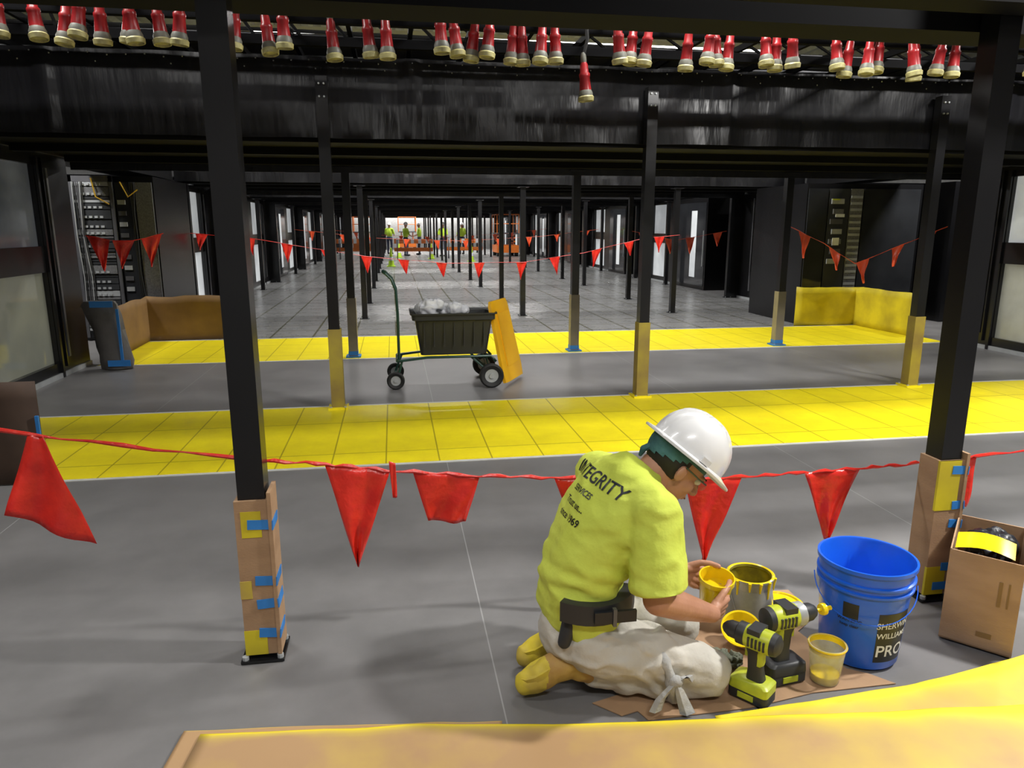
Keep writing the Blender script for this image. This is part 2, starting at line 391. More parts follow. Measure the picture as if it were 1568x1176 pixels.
# ------------------------------------------------------------------ cardboard barriers
def wavy_board(name,pts,h,m,amp=.012):
    b=B(); segs=[]
    for i in range(len(pts)-1):
        for t in range(8): segs.append(V(pts[i]).lerp(V(pts[i+1]),t/8))
    segs.append(V(pts[-1])); n=len(segs)
    def fn(u,v):
        k=u*(n-1); i=min(int(k),n-2); p=segs[i].lerp(segs[i+1],k-i)
        w=amp*noise.noise(V((p.x*3,p.y*3,v*2)))
        return V((p.x,p.y+w,.006+(h+.02*noise.noise(V((p.x*4,p.y*4,0))))*v))
    b.grid(fn,n-1,6,m)
    o=b.obj(name,recalc=False)
    sm=o.modifiers.new('t','SOLIDIFY'); sm.thickness=.006; return o
wavy_board('cardboard_barrier',[(-3.40,8.97,0),(-3.46,10.84,0),(-2.1,10.9,0)],.63,'cardd')
wavy_board('cardboard_barrier',[(6.45,10.84,0),(7.5,10.82,0),(7.55,9.45,0)],.63,'ycard')
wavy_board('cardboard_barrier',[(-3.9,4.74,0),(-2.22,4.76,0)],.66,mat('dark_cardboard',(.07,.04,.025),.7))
b=B(); b.box(-2.235,-2.215,4.73,4.745,.02,.45,'blue'); b.obj('blue_tape_strip')
b=B()
b.rings([[V((-3.25+cos(2*pi*j/16)*r*(1+.15*sin(3*j+z*9))+dx,8.75+sin(2*pi*j/16)*r*.7,z)) for j in range(16)] for z,r,dx in ((.01,.16,.08),(.1,.17,.07),(.25,.16,.05),(.45,.16,.02),(.62,.17,-.01),(.74,.18,-.04),(.78,.15,-.04))],'papery')
for z,xx in ((.72,-.04),(.05,.08)): b.box(-3.31+xx,-3.07+xx,8.615,8.62,z,z+.07,'blue')
b.box(-3.09,-3.06,8.62,8.63,.1,.7,'blue')
b.obj('paper_wrapped_post')
b=B(); b.tube([(5.36,6.66,.005),(5.36,6.66,.98)],.03,'bag',12); b.obj('white_pipe')

# ------------------------------------------------------------------ pennant strings
def flagmesh(b,A,Bp,kind,tip,m='flag',amp=.02,bot=None):
    A=V(A);Bp=V(Bp);tip=V(tip); sd=random.random()*50
    def fn(u,v):
        top=A.lerp(Bp,u)
        if kind=='tri': lo=tip+(Bp-A)*(.02*(u-.5))
        else: lo=V(bot[0]).lerp(V(bot[1]),u)
        p=top.lerp(lo,v)
        p.y+=amp*(noise.noise(V((p.x*9+sd,p.z*5,sd)))+.6*sin(u*9+v*4+sd))*(.25+v)
        p.z+=.15*amp*sin(u*12+sd)*v
        return p
    b.grid(fn,12,12,m)
def rope(b,pts,m='flag',w=.012,n=8):
    pts=[V(p) for p in pts]; P=[]
    for i in range(len(pts)-1):
        for t in range(n): P.append(pts[i].lerp(pts[i+1],t/n)+V((0,.002*sin(i+t),.004*sin(2*t+i))))
    P.append(pts[-1])
    b.tube(P,[w*(.5+.25*sin(i*1.7)) for i in range(len(P))],m,6)
b=B(); Y=2.69
rope(b,[(-2.3,2.72,1.04),(-1.40,Y,.90),(-.584,Y,.75),(-.279,Y,.715),(-.035,Y,.675),(.307,Y,.635),(.638,Y,.607),(1.168,Y,.568),(1.42,Y,.565),(1.706,Y,.569),(1.972,Y,.574),(2.191,Y,.58),(2.378,Y,.598),(2.541,Y,.598),(3.2,Y,.64)])
flagmesh(b,(-1.30,Y,.885),(-1.25,Y,.875),'quad',(0,0,0),bot=[(-1.39,Y-.03,.60),(-1.14,Y+.02,.43)])
flagmesh(b,(-.286,Y,.712),(-.042,Y,.675),'tri',(-.18,Y,.285))
flagmesh(b,(.045,Y,.665),(.307,Y,.632),'quad',(0,0,0),bot=[(.10,Y,.455),(.25,Y,.44)])
flagmesh(b,(-.045,Y-.015,.72),(-.02,Y-.015,.71),'quad',(0,0,0),bot=[(-.035,Y-.015,.57),(-.018,Y-.015,.57)],amp=.004)
flagmesh(b,(.61,Y,.607),(.86,Y,.59),'tri',(.76,Y,.22))
flagmesh(b,(1.168,Y,.568),(1.42,Y,.563),'tri',(1.271,Y,.19))
flagmesh(b,(1.706,Y,.568),(1.972,Y,.573),'tri',(1.845,Y,.25))
flagmesh(b,(2.378,Y,.597),(2.541,Y,.597),'quad',(0,0,0),bot=[(2.40,Y,.38),(2.53,Y,.36)])
o=b.obj('pennant_string',recalc=False); s_=o.modifiers.new('t','SOLIDIFY'); s_.thickness=.0015
def pennants(pts,n,size,m):
    b=B(); pts=[V(p) for p in pts]; rope(b,pts,m,.008,4)
    L=[0]
    for i in range(len(pts)-1): L.append(L[-1]+(pts[i+1]-pts[i]).length)
    def at(d):
        for i in range(len(pts)-1):
            if d<=L[i+1]: return pts[i].lerp(pts[i+1],(d-L[i])/(L[i+1]-L[i]))
        return pts[-1]
    for i in range(n):
        d=L[-1]*(i+.5+random.uniform(-.12,.12))/n; a=at(d-size*.4); c=at(d+size*.4); mid=(a+c)/2
        flagmesh(b,a,c,'tri',mid+V((random.uniform(-.06,.06),0,-size*random.uniform(1,1.3))),m,.03)
    return b.obj('pennant_string',recalc=False)
pennants([(-3.4,12.8,1.5),(-2.36,12.8,1.41),(-.5,12.8,1.1),(.9,12.8,.97),(2.3,12.8,.98),(3.4,12.8,1.14),(4.5,12.8,1.39),(5.2,12.8,1.45)],13,.24,'flag')
pennants([(-3.45,9.0,1.50),(-3.05,9.05,1.42),(-2.70,9.3,1.52)],3,.30,'flag')
pennants([(5.24,9.1,1.6),(5.75,9.1,1.38),(6.25,9.1,1.1),(6.95,9.1,1.36),(7.6,9.1,1.6)],5,.25,'oflag')
pennants([(5.2,15.5,1.5),(6.2,15.5,1.3),(7.4,15.5,1.5)],4,.28,'oflag')
for yy in (25.9,35):
    pennants([(-3.3,yy,1.5),(-.5,yy,1.2),(2.3,yy,1.1),(5.2,yy,1.25),(7.4,yy,1.5)],10,.26,'oflag')

# ------------------------------------------------------------------ garden cart
b=B()
def tubring(x0,x1,y0,y1,z,r=.04,n=5):
    out=[]
    for cx,cy,a0 in ((x1-r,y1-r,0),(x0+r,y1-r,90),(x0+r,y0+r,180),(x1-r,y0+r,270)):
        for i in range(n):
            a=radians(a0+90*i/(n-1)); out.append(V((cx+r*cos(a),cy+r*sin(a),z)))
    return out
b.rings([tubring(.24,.91,7.20,7.57,.33),tubring(.19,.96,7.15,7.62,.68),tubring(.16,.99,7.12,7.65,.69),tubring(.16,.99,7.12,7.65,.75),tubring(.14,1.01,7.10,7.67,.76),tubring(.14,1.01,7.10,7.67,.745),tubring(.19,.96,7.15,7.62,.74),tubring(.25,.90,7.2,7.57,.36)],'tub')
for i in range(7): 
    x=.27+.1*i; b.box(x,x+.012,7.145,7.16,.42,.66,'tub')
for y in (7.18,7.58):
    b.tube([(.02,y,.28),(.3,y,.31),(.95,y,.31),(1.0,y,.25)],.014,'green',8)
b.tube([(.0,7.18,.28),(.0,7.58,.28)],.014,'green',8); b.tube([(.94,7.08,.13),(.94,7.72,.13)],.012,'green',8)
b.tube([(.9,7.2,.3),(.94,7.2,.13),(.75,7.2,.3)],.012,'green',8); b.tube([(.9,7.56,.3),(.94,7.56,.13),(.75,7.56,.3)],.012,'green',8)
b.tube([(.05,7.2,.28),(.0,7.2,.1),(-.02,7.6,.1),(.05,7.58,.28)],.012,'green',8)
def wheel(x,y,r,w):
    T=Matrix.Translation((x,y,r))@Matrix.Rotation(pi/2,4,'X')
    b.lathe([(r*.55,-w*.6),(r*.85,-w),(r*.98,-w*.7),(r,0),(r*.98,w*.7),(r*.85,w),(r*.55,w*.6)],'rubber',T,24)
    b.lathe([(0,-w*.9),(r*.2,-w*.9),(r*.2,-w*.5),(r*.55,-w*.55),(r*.57,0),(r*.55,w*.55),(r*.2,w*.5),(r*.2,w*.9),(0,w*.9)],'lgrey',T,20)
wheel(.94,7.08,.125,.04); wheel(.94,7.72,.125,.04); wheel(-.02,7.14,.09,.03); wheel(-.02,7.64,.09,.03)
for y in (7.26,7.50):
    b.tube([(.02,y,.28),(.02,y,.75),(.01,y,.98),(-.03,y,1.09),(-.09,y,1.15)],.014,'green',8)
b.tube([(-.09,7.26,1.15),(-.11,7.3,1.16),(-.11,7.46,1.16),(-.09,7.50,1.15)],.016,'green',8)
b.tube([(.02,7.26,.55),(.02,7.5,.55)],.01,'green',8)
cart=b.obj('garden_cart')
b=B()
T=Matrix.Translation((1.125,7.38,.435))@Matrix.Rotation(radians(-28),4,'Z')@Matrix.Rotation(radians(-12.5),4,'Y')
b.rings([[T@(V((px,p.x,p.y))) for p in ((V((-.27+q,-.41)),V((.27-q,-.41)),V((.29-q,-.3)),V((.25-q,.38)),V((.21-q,.43)),V((-.21+q,.43)),V((-.25+q,.38)),V((-.29+q,-.3))))] for px,q in ((-.02,.02),(-.012,0),(.02,0),(.035,.04))],'orange')
b.box(.03,.045,-.18,.18,-.25,.30,'orange',T); b.box(-.035,-.02,-.18,.18,-.25,.30,'orange',T)
b.obj('tub_lid',cart)
b=B()
for c,r in (((.33,7.30,.79),.11),((.42,7.28,.83),.07),((.5,7.38,.75),.09),((.60,7.28,.79),.08),((.27,7.38,.77),.08),((.68,7.30,.77),.06)): b.ell(c,r,r,r*.9,'bag')
o=b.obj('crumpled_plastic_bags',cart); fuse(o,.012,2,.02,14)
o.data.materials.clear(); o.data.materials.append(M['bag'])

# ------------------------------------------------------------------ foreground cardboard sheets
def paintcard():
    m=bpy.data.materials.new('floor_cardboard_sprayed'); m.use_nodes=True; nt=m.node_tree; b=nt.nodes['Principled BSDF']
    at=nt.nodes.new('ShaderNodeAttribute'); at.attribute_name='paint'
    n=nt.nodes.new('ShaderNodeTexNoise'); n.inputs['Scale'].default_value=3.5; n.inputs['Detail'].default_value=4
    tc=nt.nodes.new('ShaderNodeTexCoord'); nt.links.new(tc.outputs['Object'],n.inputs['Vector'])
    md=nt.nodes.new('ShaderNodeMath'); md.operation='MULTIPLY_ADD'; md.inputs[1].default_value=.9; md.inputs[2].default_value=-.45
    nt.links.new(n.outputs['Fac'],md.inputs[0])
    ad=nt.nodes.new('ShaderNodeMath'); ad.operation='ADD'; ad.use_clamp=True
    nt.links.new(at.outputs['Fac'],ad.inputs[0]); nt.links.new(md.outputs[0],ad.inputs[1])
    mx=nt.nodes.new('ShaderNodeMix'); mx.data_type='RGBA'; nt.links.new(ad.outputs[0],mx.inputs[0])
    mx.inputs[6].default_value=(.44,.27,.13,1); mx.inputs[7].default_value=(.82,.66,.02,1)
    nt.links.new(mx.outputs[2],b.inputs['Base Color']); b.inputs['Roughness'].default_value=.6
    return m
PC=paintcard()
def lerp_edge(edge,t):
    L=[0]
    for i in range(len(edge)-1): L.append(L[-1]+(V(edge[i+1])-V(edge[i])).length)
    d=t*L[-1]
    for i in range(len(edge)-1):
        if d<=L[i+1]+1e-9: return V(edge[i]).lerp(V(edge[i+1]),(d-L[i])/(L[i+1]-L[i]))
    return V(edge[-1])
def floorsheet(name,edge,dep,z,base=0,grad=0,lift=0):
    b=B(); nu,nv=80,24
    bm=b.bm; lay=bm.verts.layers.float.new('paint')
    G=[]
    for j in range(nv+1):
        row=[]
        for i in range(nu+1):
            p=lerp_edge(edge,i/nu); s=dep*(j/nv)**1.8
            q=V((p.x-.1*s,p.y-s+.006*noise.noise(V((p.x*7,z*90,0))),z+.004*noise.noise(V((p.x*3,s*3,z)))+lift*exp(-s/.08)*(.5+.5*noise.noise(V((p.x*1.5,0,z))))))
            v=bm.verts.new(q); v[lay]=1.3*exp(-s/(.014+.02*max(0,p.x-.6)))+base+grad*max(0,(p.x-.5)); row.append(v)
        G.append(row)
    for j in range(nv):
        for i in range(nu): b.face((G[j][i],G[j][i+1],G[j+1][i+1],G[j+1][i]),PC)
    o=b.obj(name,recalc=False); s=o.modifiers.new('t','SOLIDIFY'); s.thickness=.003
    return o
floorsheet('floor_cardboard',[(-.66,2.13,0),(.0,2.07,0),(.57,1.985,0),(1.2,1.92,0),(2.06,1.84,0),(2.8,1.77,0)],1.1,.016,.02,.20)
floorsheet('floor_cardboard',[(1.0,1.955,0),(1.4,1.974,0),(1.77,1.997,0),(2.07,2.044,0),(2.4,2.11,0),(2.8,2.2,0)],.6,.008,.2,.10,.02)
floorsheet('floor_cardboard',[(-.72,2.17,0),(-.2,2.115,0),(.3,2.05,0)],.5,.007,-.9,0)
b=B()
pts=[(.62,2.10),(.70,2.02),(.76,2.035),(.78,1.985),(1.15,1.99),(1.40,2.03),(1.72,2.03),(1.66,2.10),(1.60,2.14),(1.56,2.40),(1.70,2.50),(1.70,2.72),(1.45,2.74),(1.28,2.62),(1.14,2.52),(1.05,2.4),(.98,2.2)]
b.rings([[V((x,y,.002)) for x,y in pts],[V((x,y,.005)) for x,y in pts]],'card')
b.obj('cardboard_mat')
b=B(); pts=[(1.02,2.30),(1.16,2.24),(1.22,2.36),(1.10,2.44)]; b.rings([[V((x,y,.006)) for x,y in pts],[V((x,y,.009)) for x,y in pts]],'card'); b.obj('cardboard_scrap')

# ------------------------------------------------------------------ text helpers
def text_verts(s,size,align='CENTER'):
    c=bpy.data.curves.new('t','FONT'); c.body=s; c.size=size; c.align_x=align; c.offset=size*.012
    o=bpy.data.objects.new('t',c); scn.collection.objects.link(o)
    dg=bpy.context.evaluated_depsgraph_get(); me=bpy.data.meshes.new_from_object(o.evaluated_get(dg))
    bpy.data.objects.remove(o)
    bm=bmesh.new(); bm.from_mesh(me)
    for _ in range(2):
        bmesh.ops.triangulate(bm,faces=bm.faces); bmesh.ops.subdivide_edges(bm,edges=[e for e in bm.edges if e.calc_length()>size*.2],cuts=1)
    bmesh.ops.triangulate(bm,faces=bm.faces)
    return bm
def add_text(name,s,size,mapf,m,parent):
    bm=text_verts(s,size)
    bad=[]
    for v in bm.verts:
        q=mapf(v.co.x,v.co.y)
        if q is None: bad.append(v)
        else: v.co=q
    if bad: bmesh.ops.delete(bm,geom=bad,context='VERTS')
    me=bpy.data.meshes.new(name); bm.to_mesh(me); bm.free(); me.materials.append(M[m])
    o=bpy.data.objects.new(name,me); scn.collection.objects.link(o); o.parent=parent; return o

# ------------------------------------------------------------------ bucket
bc=V((1.71,2.24,.009)); b=B(); T=Matrix.Translation(bc)
b.lathe([(0,0),(.132,0),(.138,.008),(.158,.29),(.158,.295),(.168,.297),(.168,.305),(.160,.308),(.161,.325),(.170,.327),(.170,.335),(.162,.338),(.164,.375),(.172,.378),(.172,.392),(.164,.392),(.160,.385),(.133,.02),(0,.015)],'bucket',T,56)
bucket=b.obj('paint_bucket')
def cyl(ang,z0):
    def f(x,y):
        z=z0+y; r=.1375+(z/.29)*.0205+.0015; a=ang+x/r
        return V((bc.x+r*cos(a),bc.y+r*sin(a),bc.z+z))
    return f
b=B(); A0=radians(-78)
def lab(u,v):
    ang=A0-.46+.92*u; z=.035+.20*v
    r=.1375+(z/.29)*.0205+.0006; return V((bc.x+r*cos(ang),bc.y+r*sin(ang),bc.z+z))
b.grid(lab,16,4,'labelb'); b.obj('label_panel',bucket,recalc=False)
add_text('label_text','SHERWIN',.034,cyl(A0,.175),'labelw',bucket)
add_text('label_text','WILLIAMS',.031,cyl(A0,.135),'labelw',bucket)
add_text('label_text','PRO',.066,cyl(A0,.06),'labelw',bucket)
b=B(); b.grid(lambda u,v:V((bc.x+(.1385+(.2+.06*v)/.29*.0205)*cos(radians(-150)+.35*u),bc.y+(.1385+(.2+.06*v)/.29*.0205)*sin(radians(-150)+.35*u),bc.z+.2+.06*v)),10,2,'labelb'); b.obj('warning_label',bucket,recalc=False)
add_text('label_text','WARNING',.018,cyl(radians(-141),.185),'labelb',bucket)
add_text('label_text','keep clear',.016,cyl(radians(-141),.165),'labelb',bucket)
b=B()
b.tube([bc+V((.176*cos(radians(150+i*9)),.176*sin(radians(150+i*9)),.30-.10*sin(pi*i/20))) for i in range(21)],.002,'bucket',6)
b.obj('handle_wire',bucket)

# paint can
b=B(); T=Matrix.Translation((1.39,2.50,.007))
b.lathe([(0,0),(.09,0),(.093,.004),(.09,.008),(.09,.03)],'steel',T,40)
b.lathe([(.0905,.03),(.0905,.175)],'canlabel',T,40)
b.lathe([(.09,.175),(.09,.205),(.094,.208),(.094,.216),(.089,.218)],'steel',T,40)
b.lathe([(.089,.218),(.082,.214),(.080,.206),(.087,.2),(.087,.12)],'ydark',T,40)
b.lathe([(0,.122),(.0868,.122)],'ypaint',T,40)
for i in range(5):
    a=-2.6+i*.5+random.uniform(-.1,.1); L=.02+.05*random.random()
    b.tube([T@V((.0955*cos(a),.0955*sin(a),.216)),T@V((.092*cos(a),.092*sin(a),.2-L*.4)),T@V((.0915*cos(a),.0915*sin(a),.2-L))],[.007,.005,.003],'ypaint',6)
b.lathe([(.0945,.2165),(.0895,.2192),(.083,.2160)],'ypaint',T,40)
b.tube([T@V((-.093,0,.17)),T@V((-.08,-.07,.06)),T@V((.0,-.102,.03)),T@V((.08,-.07,.06)),T@V((.093,0,.17))],.002,'steel',6)
b.obj('paint_can')
b=B(); T=Matrix.Translation((1.59,2.60,.009)); b.lathe([(0,0),(.095,0),(.1,.004),(.1,.010)],'blue',T,36); b.lathe([(.1,.010),(.088,.012),(.084,.006),(0,.006)],'ypaint',T,36); b.obj('paint_can_lid')
b=B(); T=Matrix.Translation((1.29,2.36,.048))@Matrix.Rotation(radians(30),4,'X')@Matrix.Rotation(radians(-14),4,'Y'); b.lathe([(0,0),(.055,0),(.07,.03),(.076,.032),(.076,.038),(.068,.038),(.052,.008),(0,.006)],'ypaint',T,36); b.obj('plastic_paint_tray')
b=B(); T=Matrix.Translation((1.478,2.09,.008))
b.lathe([(0,.0),(.046,0),(.049,.003),(.062,.135),(.066,.137),(.066,.143),(.060,.143)],'clear',T,36)
b.lathe([(0,.004),(.0462,.005),(.0490,.030),(0,.032)],'ypaint',T,30)
b.lathe([(.0605,.120),(.0620,.141),(.0645,.1445),(.067,.140),(.0662,.137)],'ypaint',T,36)
b.obj('mixing_cup')

def drill(x,y,yaw,sc=1.12,extra=False):
    b=B(); T=Matrix.Translation((x,y,.008))@Matrix.Rotation(yaw,4,'Z')@Matrix.Scale(sc,4)
    def rr(z,x0,x1,y0): 
        r=.014; out=[]
        for cx,cy,a0 in ((x1-r,y0-r,0),(x0+r,y0-r,90),(x0+r,-y0+r,180),(x1-r,-y0+r,270)):
            for i in range(4):
                a=radians(a0+30*i); out.append(T@V((cx+r*cos(a),cy+r*sin(a),z)))
        return out
    b.rings([rr(0,-.055,.06,.036),rr(.004,-.06,.065,.040),rr(.03,-.06,.065,.040),rr(.034,-.058,.062,.038)],'tool')
    b.rings([rr(.034,-.06,.065,.041),rr(.06,-.06,.062,.040),rr(.068,-.05,.045,.034)],'tool' if extra else 'lime')
    b.box(-.02,.03,-.0425,.0425,.01,.028,'lime',T)
    b.rings([rr(.066,-.035,.02,.022),rr(.10,-.028,.018,.019),rr(.15,-.022,.022,.019),rr(.175,-.03,.03,.022)],'tool')
    b.rings([rr(.12,-.0285,-.012,.0195),rr(.17,-.03,-.005,.0215)],'lime')
    b.box(.018,.03,-.008,.008,.135,.165,'lime',T)
    H=Matrix.Translation((0,0,.20)); Q=T@H@Matrix.Rotation(pi/2,4,'Y')
    b.lathe([(0,-.075),(.02,-.075),(.033,-.066),(.036,-.05)],'tool',Q,24)
    b.lathe([(.036,-.05),(.037,-.045),(.037,.02),(.034,.03)],'lime',Q,24)
    for i in range(5): b.box(-.04+.012*i,-.034+.012*i,-.0385,.0385,.185,.215,'tool',T)
    b.box(-.02,.02,-.03,.03,.212,.2385,'tool',T)
    b.lathe([(.034,.03),(.035,.032),(.035,.055),(.030,.058)],'lgrey' if extra else 'tool',Q,24)
    b.lathe([(.030,.058),(.027,.06),(.026,.085),(.018,.10),(.009,.108),(0,.108)],'tool',Q,20)
    if extra:
        b.lathe([(.005,.10),(.005,.125),(.016,.125),(.018,.13),(.018,.138),(.007,.14),(.007,.16),(0,.16)],'ypaint',Q,16)
    return b.obj('cordless_drill')
drill(1.175,2.04,radians(128)); drill(1.325,2.125,radians(8),1.22,True)
b=B()
for i in range(7): b.ell((1.178+random.uniform(-.025,.025),2.225+random.uniform(-.03,.03),.032),.035,.032,.022,'rag')
o=b.obj('crumpled_rag'); fuse(o,.0045,1,.02,34)
for v in o.data.vertices: v.co.z=max(v.co.z,.0102)

# cardboard box at right
b=B(); A=V((2.085,2.27,0)); C=V((2.245,2.09,0)); d=V((.70,.714,0)); Bx=[A,C,C+d*.42,A+d*.42]; h=.385
th=.006
for i in range(4):
    p,q=Bx[i],Bx[(i+1)%4]; n=(q-p).cross(V((0,0,1))).normalized()
    b.rings([[p+V((0,0,.01)),q+V((0,0,.01)),q-n*th+V((0,0,.01)),p-n*th+V((0,0,.01))],[p+V((0,0,h)),q+V((0,0,h)),q-n*th+V((0,0,h)),p-n*th+V((0,0,h))]],'card')
b.rings([[p+V((0,0,.01)) for p in Bx],[p+V((0,0,.016)) for p in Bx]],'card')
nn=(C-A).cross(V((0,0,1))).normalized(); ax=(C-A).normalized()
# folded-down flap on the right-hand face
p,q=Bx[1],Bx[2]; n=(q-p).cross(V((0,0,1))).normalized(); o_=n*.09+V((0,0,-.02))
b.rings([[p+V((0,0,h)),q+V((0,0,h)),q+V((0,0,h+.004)),p+V((0,0,h+.004))],[p+o_+V((0,0,h)),q+o_+V((0,0,h)),q+o_+V((0,0,h+.004)),p+o_+V((0,0,h+.004))]],'card')
for t,z,w_,h_ in ((.17,.20,.012,.10),(.20,.20,.006,.10),(.12,.06,.05,.02)):
    p=A+ax*t+nn*.001; b.rings([[p+V((0,0,z)),p+ax*w_+V((0,0,z)),p+ax*w_+V((0,0,z+h_)),p+V((0,0,z+h_))],[q_+nn*.001 for q_ in [p+V((0,0,z)),p+ax*w_+V((0,0,z)),p+ax*w_+V((0,0,z+h_)),p+V((0,0,z+h_))]]],'cardd')
cb=b.obj('cardboard_box')
b=B(); cen=(A+C)/2+d*.24
for i in range(9): b.ell(cen+d*random.uniform(-.09,.10)+ax*random.uniform(-.05,.05)+V((0,0,h-.055)),.055,.055,.06,'labelb')
o=b.obj('black_plastic_bag',cb); fuse(o,.006,1,.012,26); o.data.materials.clear(); o.data.materials.append(M['labelb'])
b=B()
b.grid(lambda u,v:A.lerp(C,.06+.80*u)+d*(.02+.12*v)+V((0,0,h+.002+.02*sin(u*3)+.02*v)),8,4,'ypaint'); b.obj('yellow_paper',cb,recalc=False)
# ------------------------------------------------------------------ kneeling worker
S=empty('kneeling_worker')
f=V((.99,.14,0)).normalized(); l=V((-f.y,f.x,0)); up=V((0,0,1))
b=B()
secs=[((.615,2.25,.235),.172,.135,0),((.605,2.25,.30),.180,.14,0),((.605,2.25,.40),.178,.135,5),((.645,2.25,.52),.19,.135,18),((.695,2.25,.62),.205,.135,24),((.745,2.25,.705),.205,.12,32),((.785,2.25,.765),.15,.095,40),((.825,2.25,.805),.08,.07,45)]
R=[]
for c,hw,hd,t in secs:
    c=V(c); t=radians(t); fd=f*cos(t)-up*sin(t)
    R.append([c+l*hw*(abs(cos(a))**.85*(1 if cos(a)>0 else -1))+fd*hd*sin(a) for a in [2*pi*j/28 for j in range(28)]])
b.rings(R,'shirt')
shR=V((.80,2.06,.705)); elR=V((.80,2.0,.43)); wrR=V((1.045,2.12,.29))
shL=V((.71,2.43,.715)); elL=V((.80,2.50,.44)); wrL=V((1.005,2.335,.345))
b.chain([V((.76,2.2,.73)),shR,shR.lerp(elR,.45),shR.lerp(elR,.80)],[.085,.083,.088,.100],'shirt')
b.chain([V((.74,2.3,.73)),shL,shL.lerp(elL,.45),shL.lerp(elL,.80)],[.085,.08,.08,.088],'shirt')
shirt=b.obj('shirt',S); fuse(shirt,.009,5,0)
for v in shirt.data.vertices:
    p=v.co
    q=V((p.x*5+.5*p.z,p.y*5,p.z*5)); n=noise.noise(q)+.5*noise.noise(q*2.2+V((3,1,7)))
    n2=noise.noise(V((p.x*14,p.y*9,p.z*22)))
    w=.010*(.5-2*abs(n))+.004*(.6-2*abs(n2))
    hem=max(0,1-abs(p.z-.42)/.14)
    w+=.006*hem*sin(p.z*85+p.x*22+p.y*16+3*n)
    arm=max(0,1-(V((.76,2.06,.58))-p).length/.12)
    w+=.007*arm*sin(p.z*70-p.x*60)
    v.co=p+v.normal*w
for sh,el,tt in ((shR,elR,.86),(shL,elL,.86)):
    hp=sh.lerp(el,tt); hd=((el-sh).normalized()+V((.12,0,0))).normalized()
    for v in shirt.data.vertices:
        if (v.co-hp).length<.16:
            s_=(v.co-hp).dot(hd)
            if s_>0 and (v.co-hp-hd*s_).length<.12 and v.co.z<hp.z+.06: v.co-=hd*s_*.97
bvh=BVHTree.FromObject(shirt,bpy.context.evaluated_depsgraph_get())
tb=radians(26)
nb=-(f*cos(tb)-up*sin(tb)); ub=(up*cos(tb)+f*sin(tb))
org=V((.70,2.25,.665))
def back(du,dv):
    def fn(x,y):
        p=org-l*(x+du)+ub*(y+dv)+nb*.4
        r=bvh.ray_cast(p,-nb,.6)
        return r[0]+r[1]*.003 if r[0] else None
    return fn
add_text('shirt_lettering','INTEGRITY',.066,back(0,.05),'labelb',S)
add_text('shirt_lettering','SERVICES',.030,back(0,0),'labelb',S)
add_text('shirt_lettering','Trust us...',.034,back(0,-.05),'labelb',S)
add_text('shirt_lettering','since 1969',.036,back(0,-.10),'labelb',S)
# trousers
b=B()
b.ell((.60,2.25,.20),.135,.17,.12,'pants')
hipR=V((.64,2.15,.20)); knR=V((1.03,2.085,.098)); anR=V((.66,2.16,.085))
hipL=V((.64,2.35,.20)); knL=V((1.04,2.38,.10)); anL=V((.64,2.34,.085))
for hp,kn,an in ((hipR,knR,anR),(hipL,knL,anL)):
    b.chain([hp,hp.lerp(kn,.5)+V((0,0,.012)),kn],[.11,.10,.076],'pants')
    b.chain([kn+V((0,0,-.018)),kn.lerp(an,.45)+V((0,0,-.015)),an],[.074,.075,.062],'pants')
tr=b.obj('trousers',S); fuse(tr,.008,4,0)
for v in tr.data.vertices:
    p=v.co; q=V((p.x*6,p.y*8,p.z*12)); n=noise.noise(q)+.4*noise.noise(q*2.3)
    w=.010*(.5-2*abs(n))+.006*sin(p.x*60+p.z*50+5*n)*max(0,1-abs(p.x-.8)/.25)
    v.co=p+v.normal*w; v.co.z=max(v.co.z,.008)
# cloth tied round the thigh above the knee
b=B()
kc=V((.865,2.108,.115))
ring=[kc+V((.02*sin(2*a)+.006*sin(5*a),.098*cos(a),.110*sin(a))) for a in [2*pi*i/28 for i in range(29)]]
b.tube(ring,[.018+.005*sin(i*1.9) for i in range(29)],'cloth',10)
b.ell(kc+V((.01,-.108,.012)),.026,.018,.022,'cloth')
def tail(pts,ws):
    P=[kc+V(p) for p in pts]
    b.rings([[p+V((-w,.004,0)),p+V((-w*.3,-.008,0)),p+V((w*.3,-.003,0)),p+V((w,.004,0)),p+V((w*.3,.008,0)),p+V((-w*.3,.006,0))] for p,w in zip(P,ws)],'cloth')
tail([(.012,-.115,.01),(.022,-.122,-.02),(.036,-.124,-.06),(.050,-.13,-.10)],[.010,.016,.022,.027])
tail([(.004,-.115,.01),(-.02,-.120,-.012),(-.045,-.122,-.04),(-.062,-.126,-.08)],[.010,.015,.018,.022])
tail([(.012,-.112,.015),(.035,-.114,.03),(.055,-.112,.03),(.065,-.11,.01)],[.008,.014,.014,.008])
o=b.obj('tied_cloth',S); 
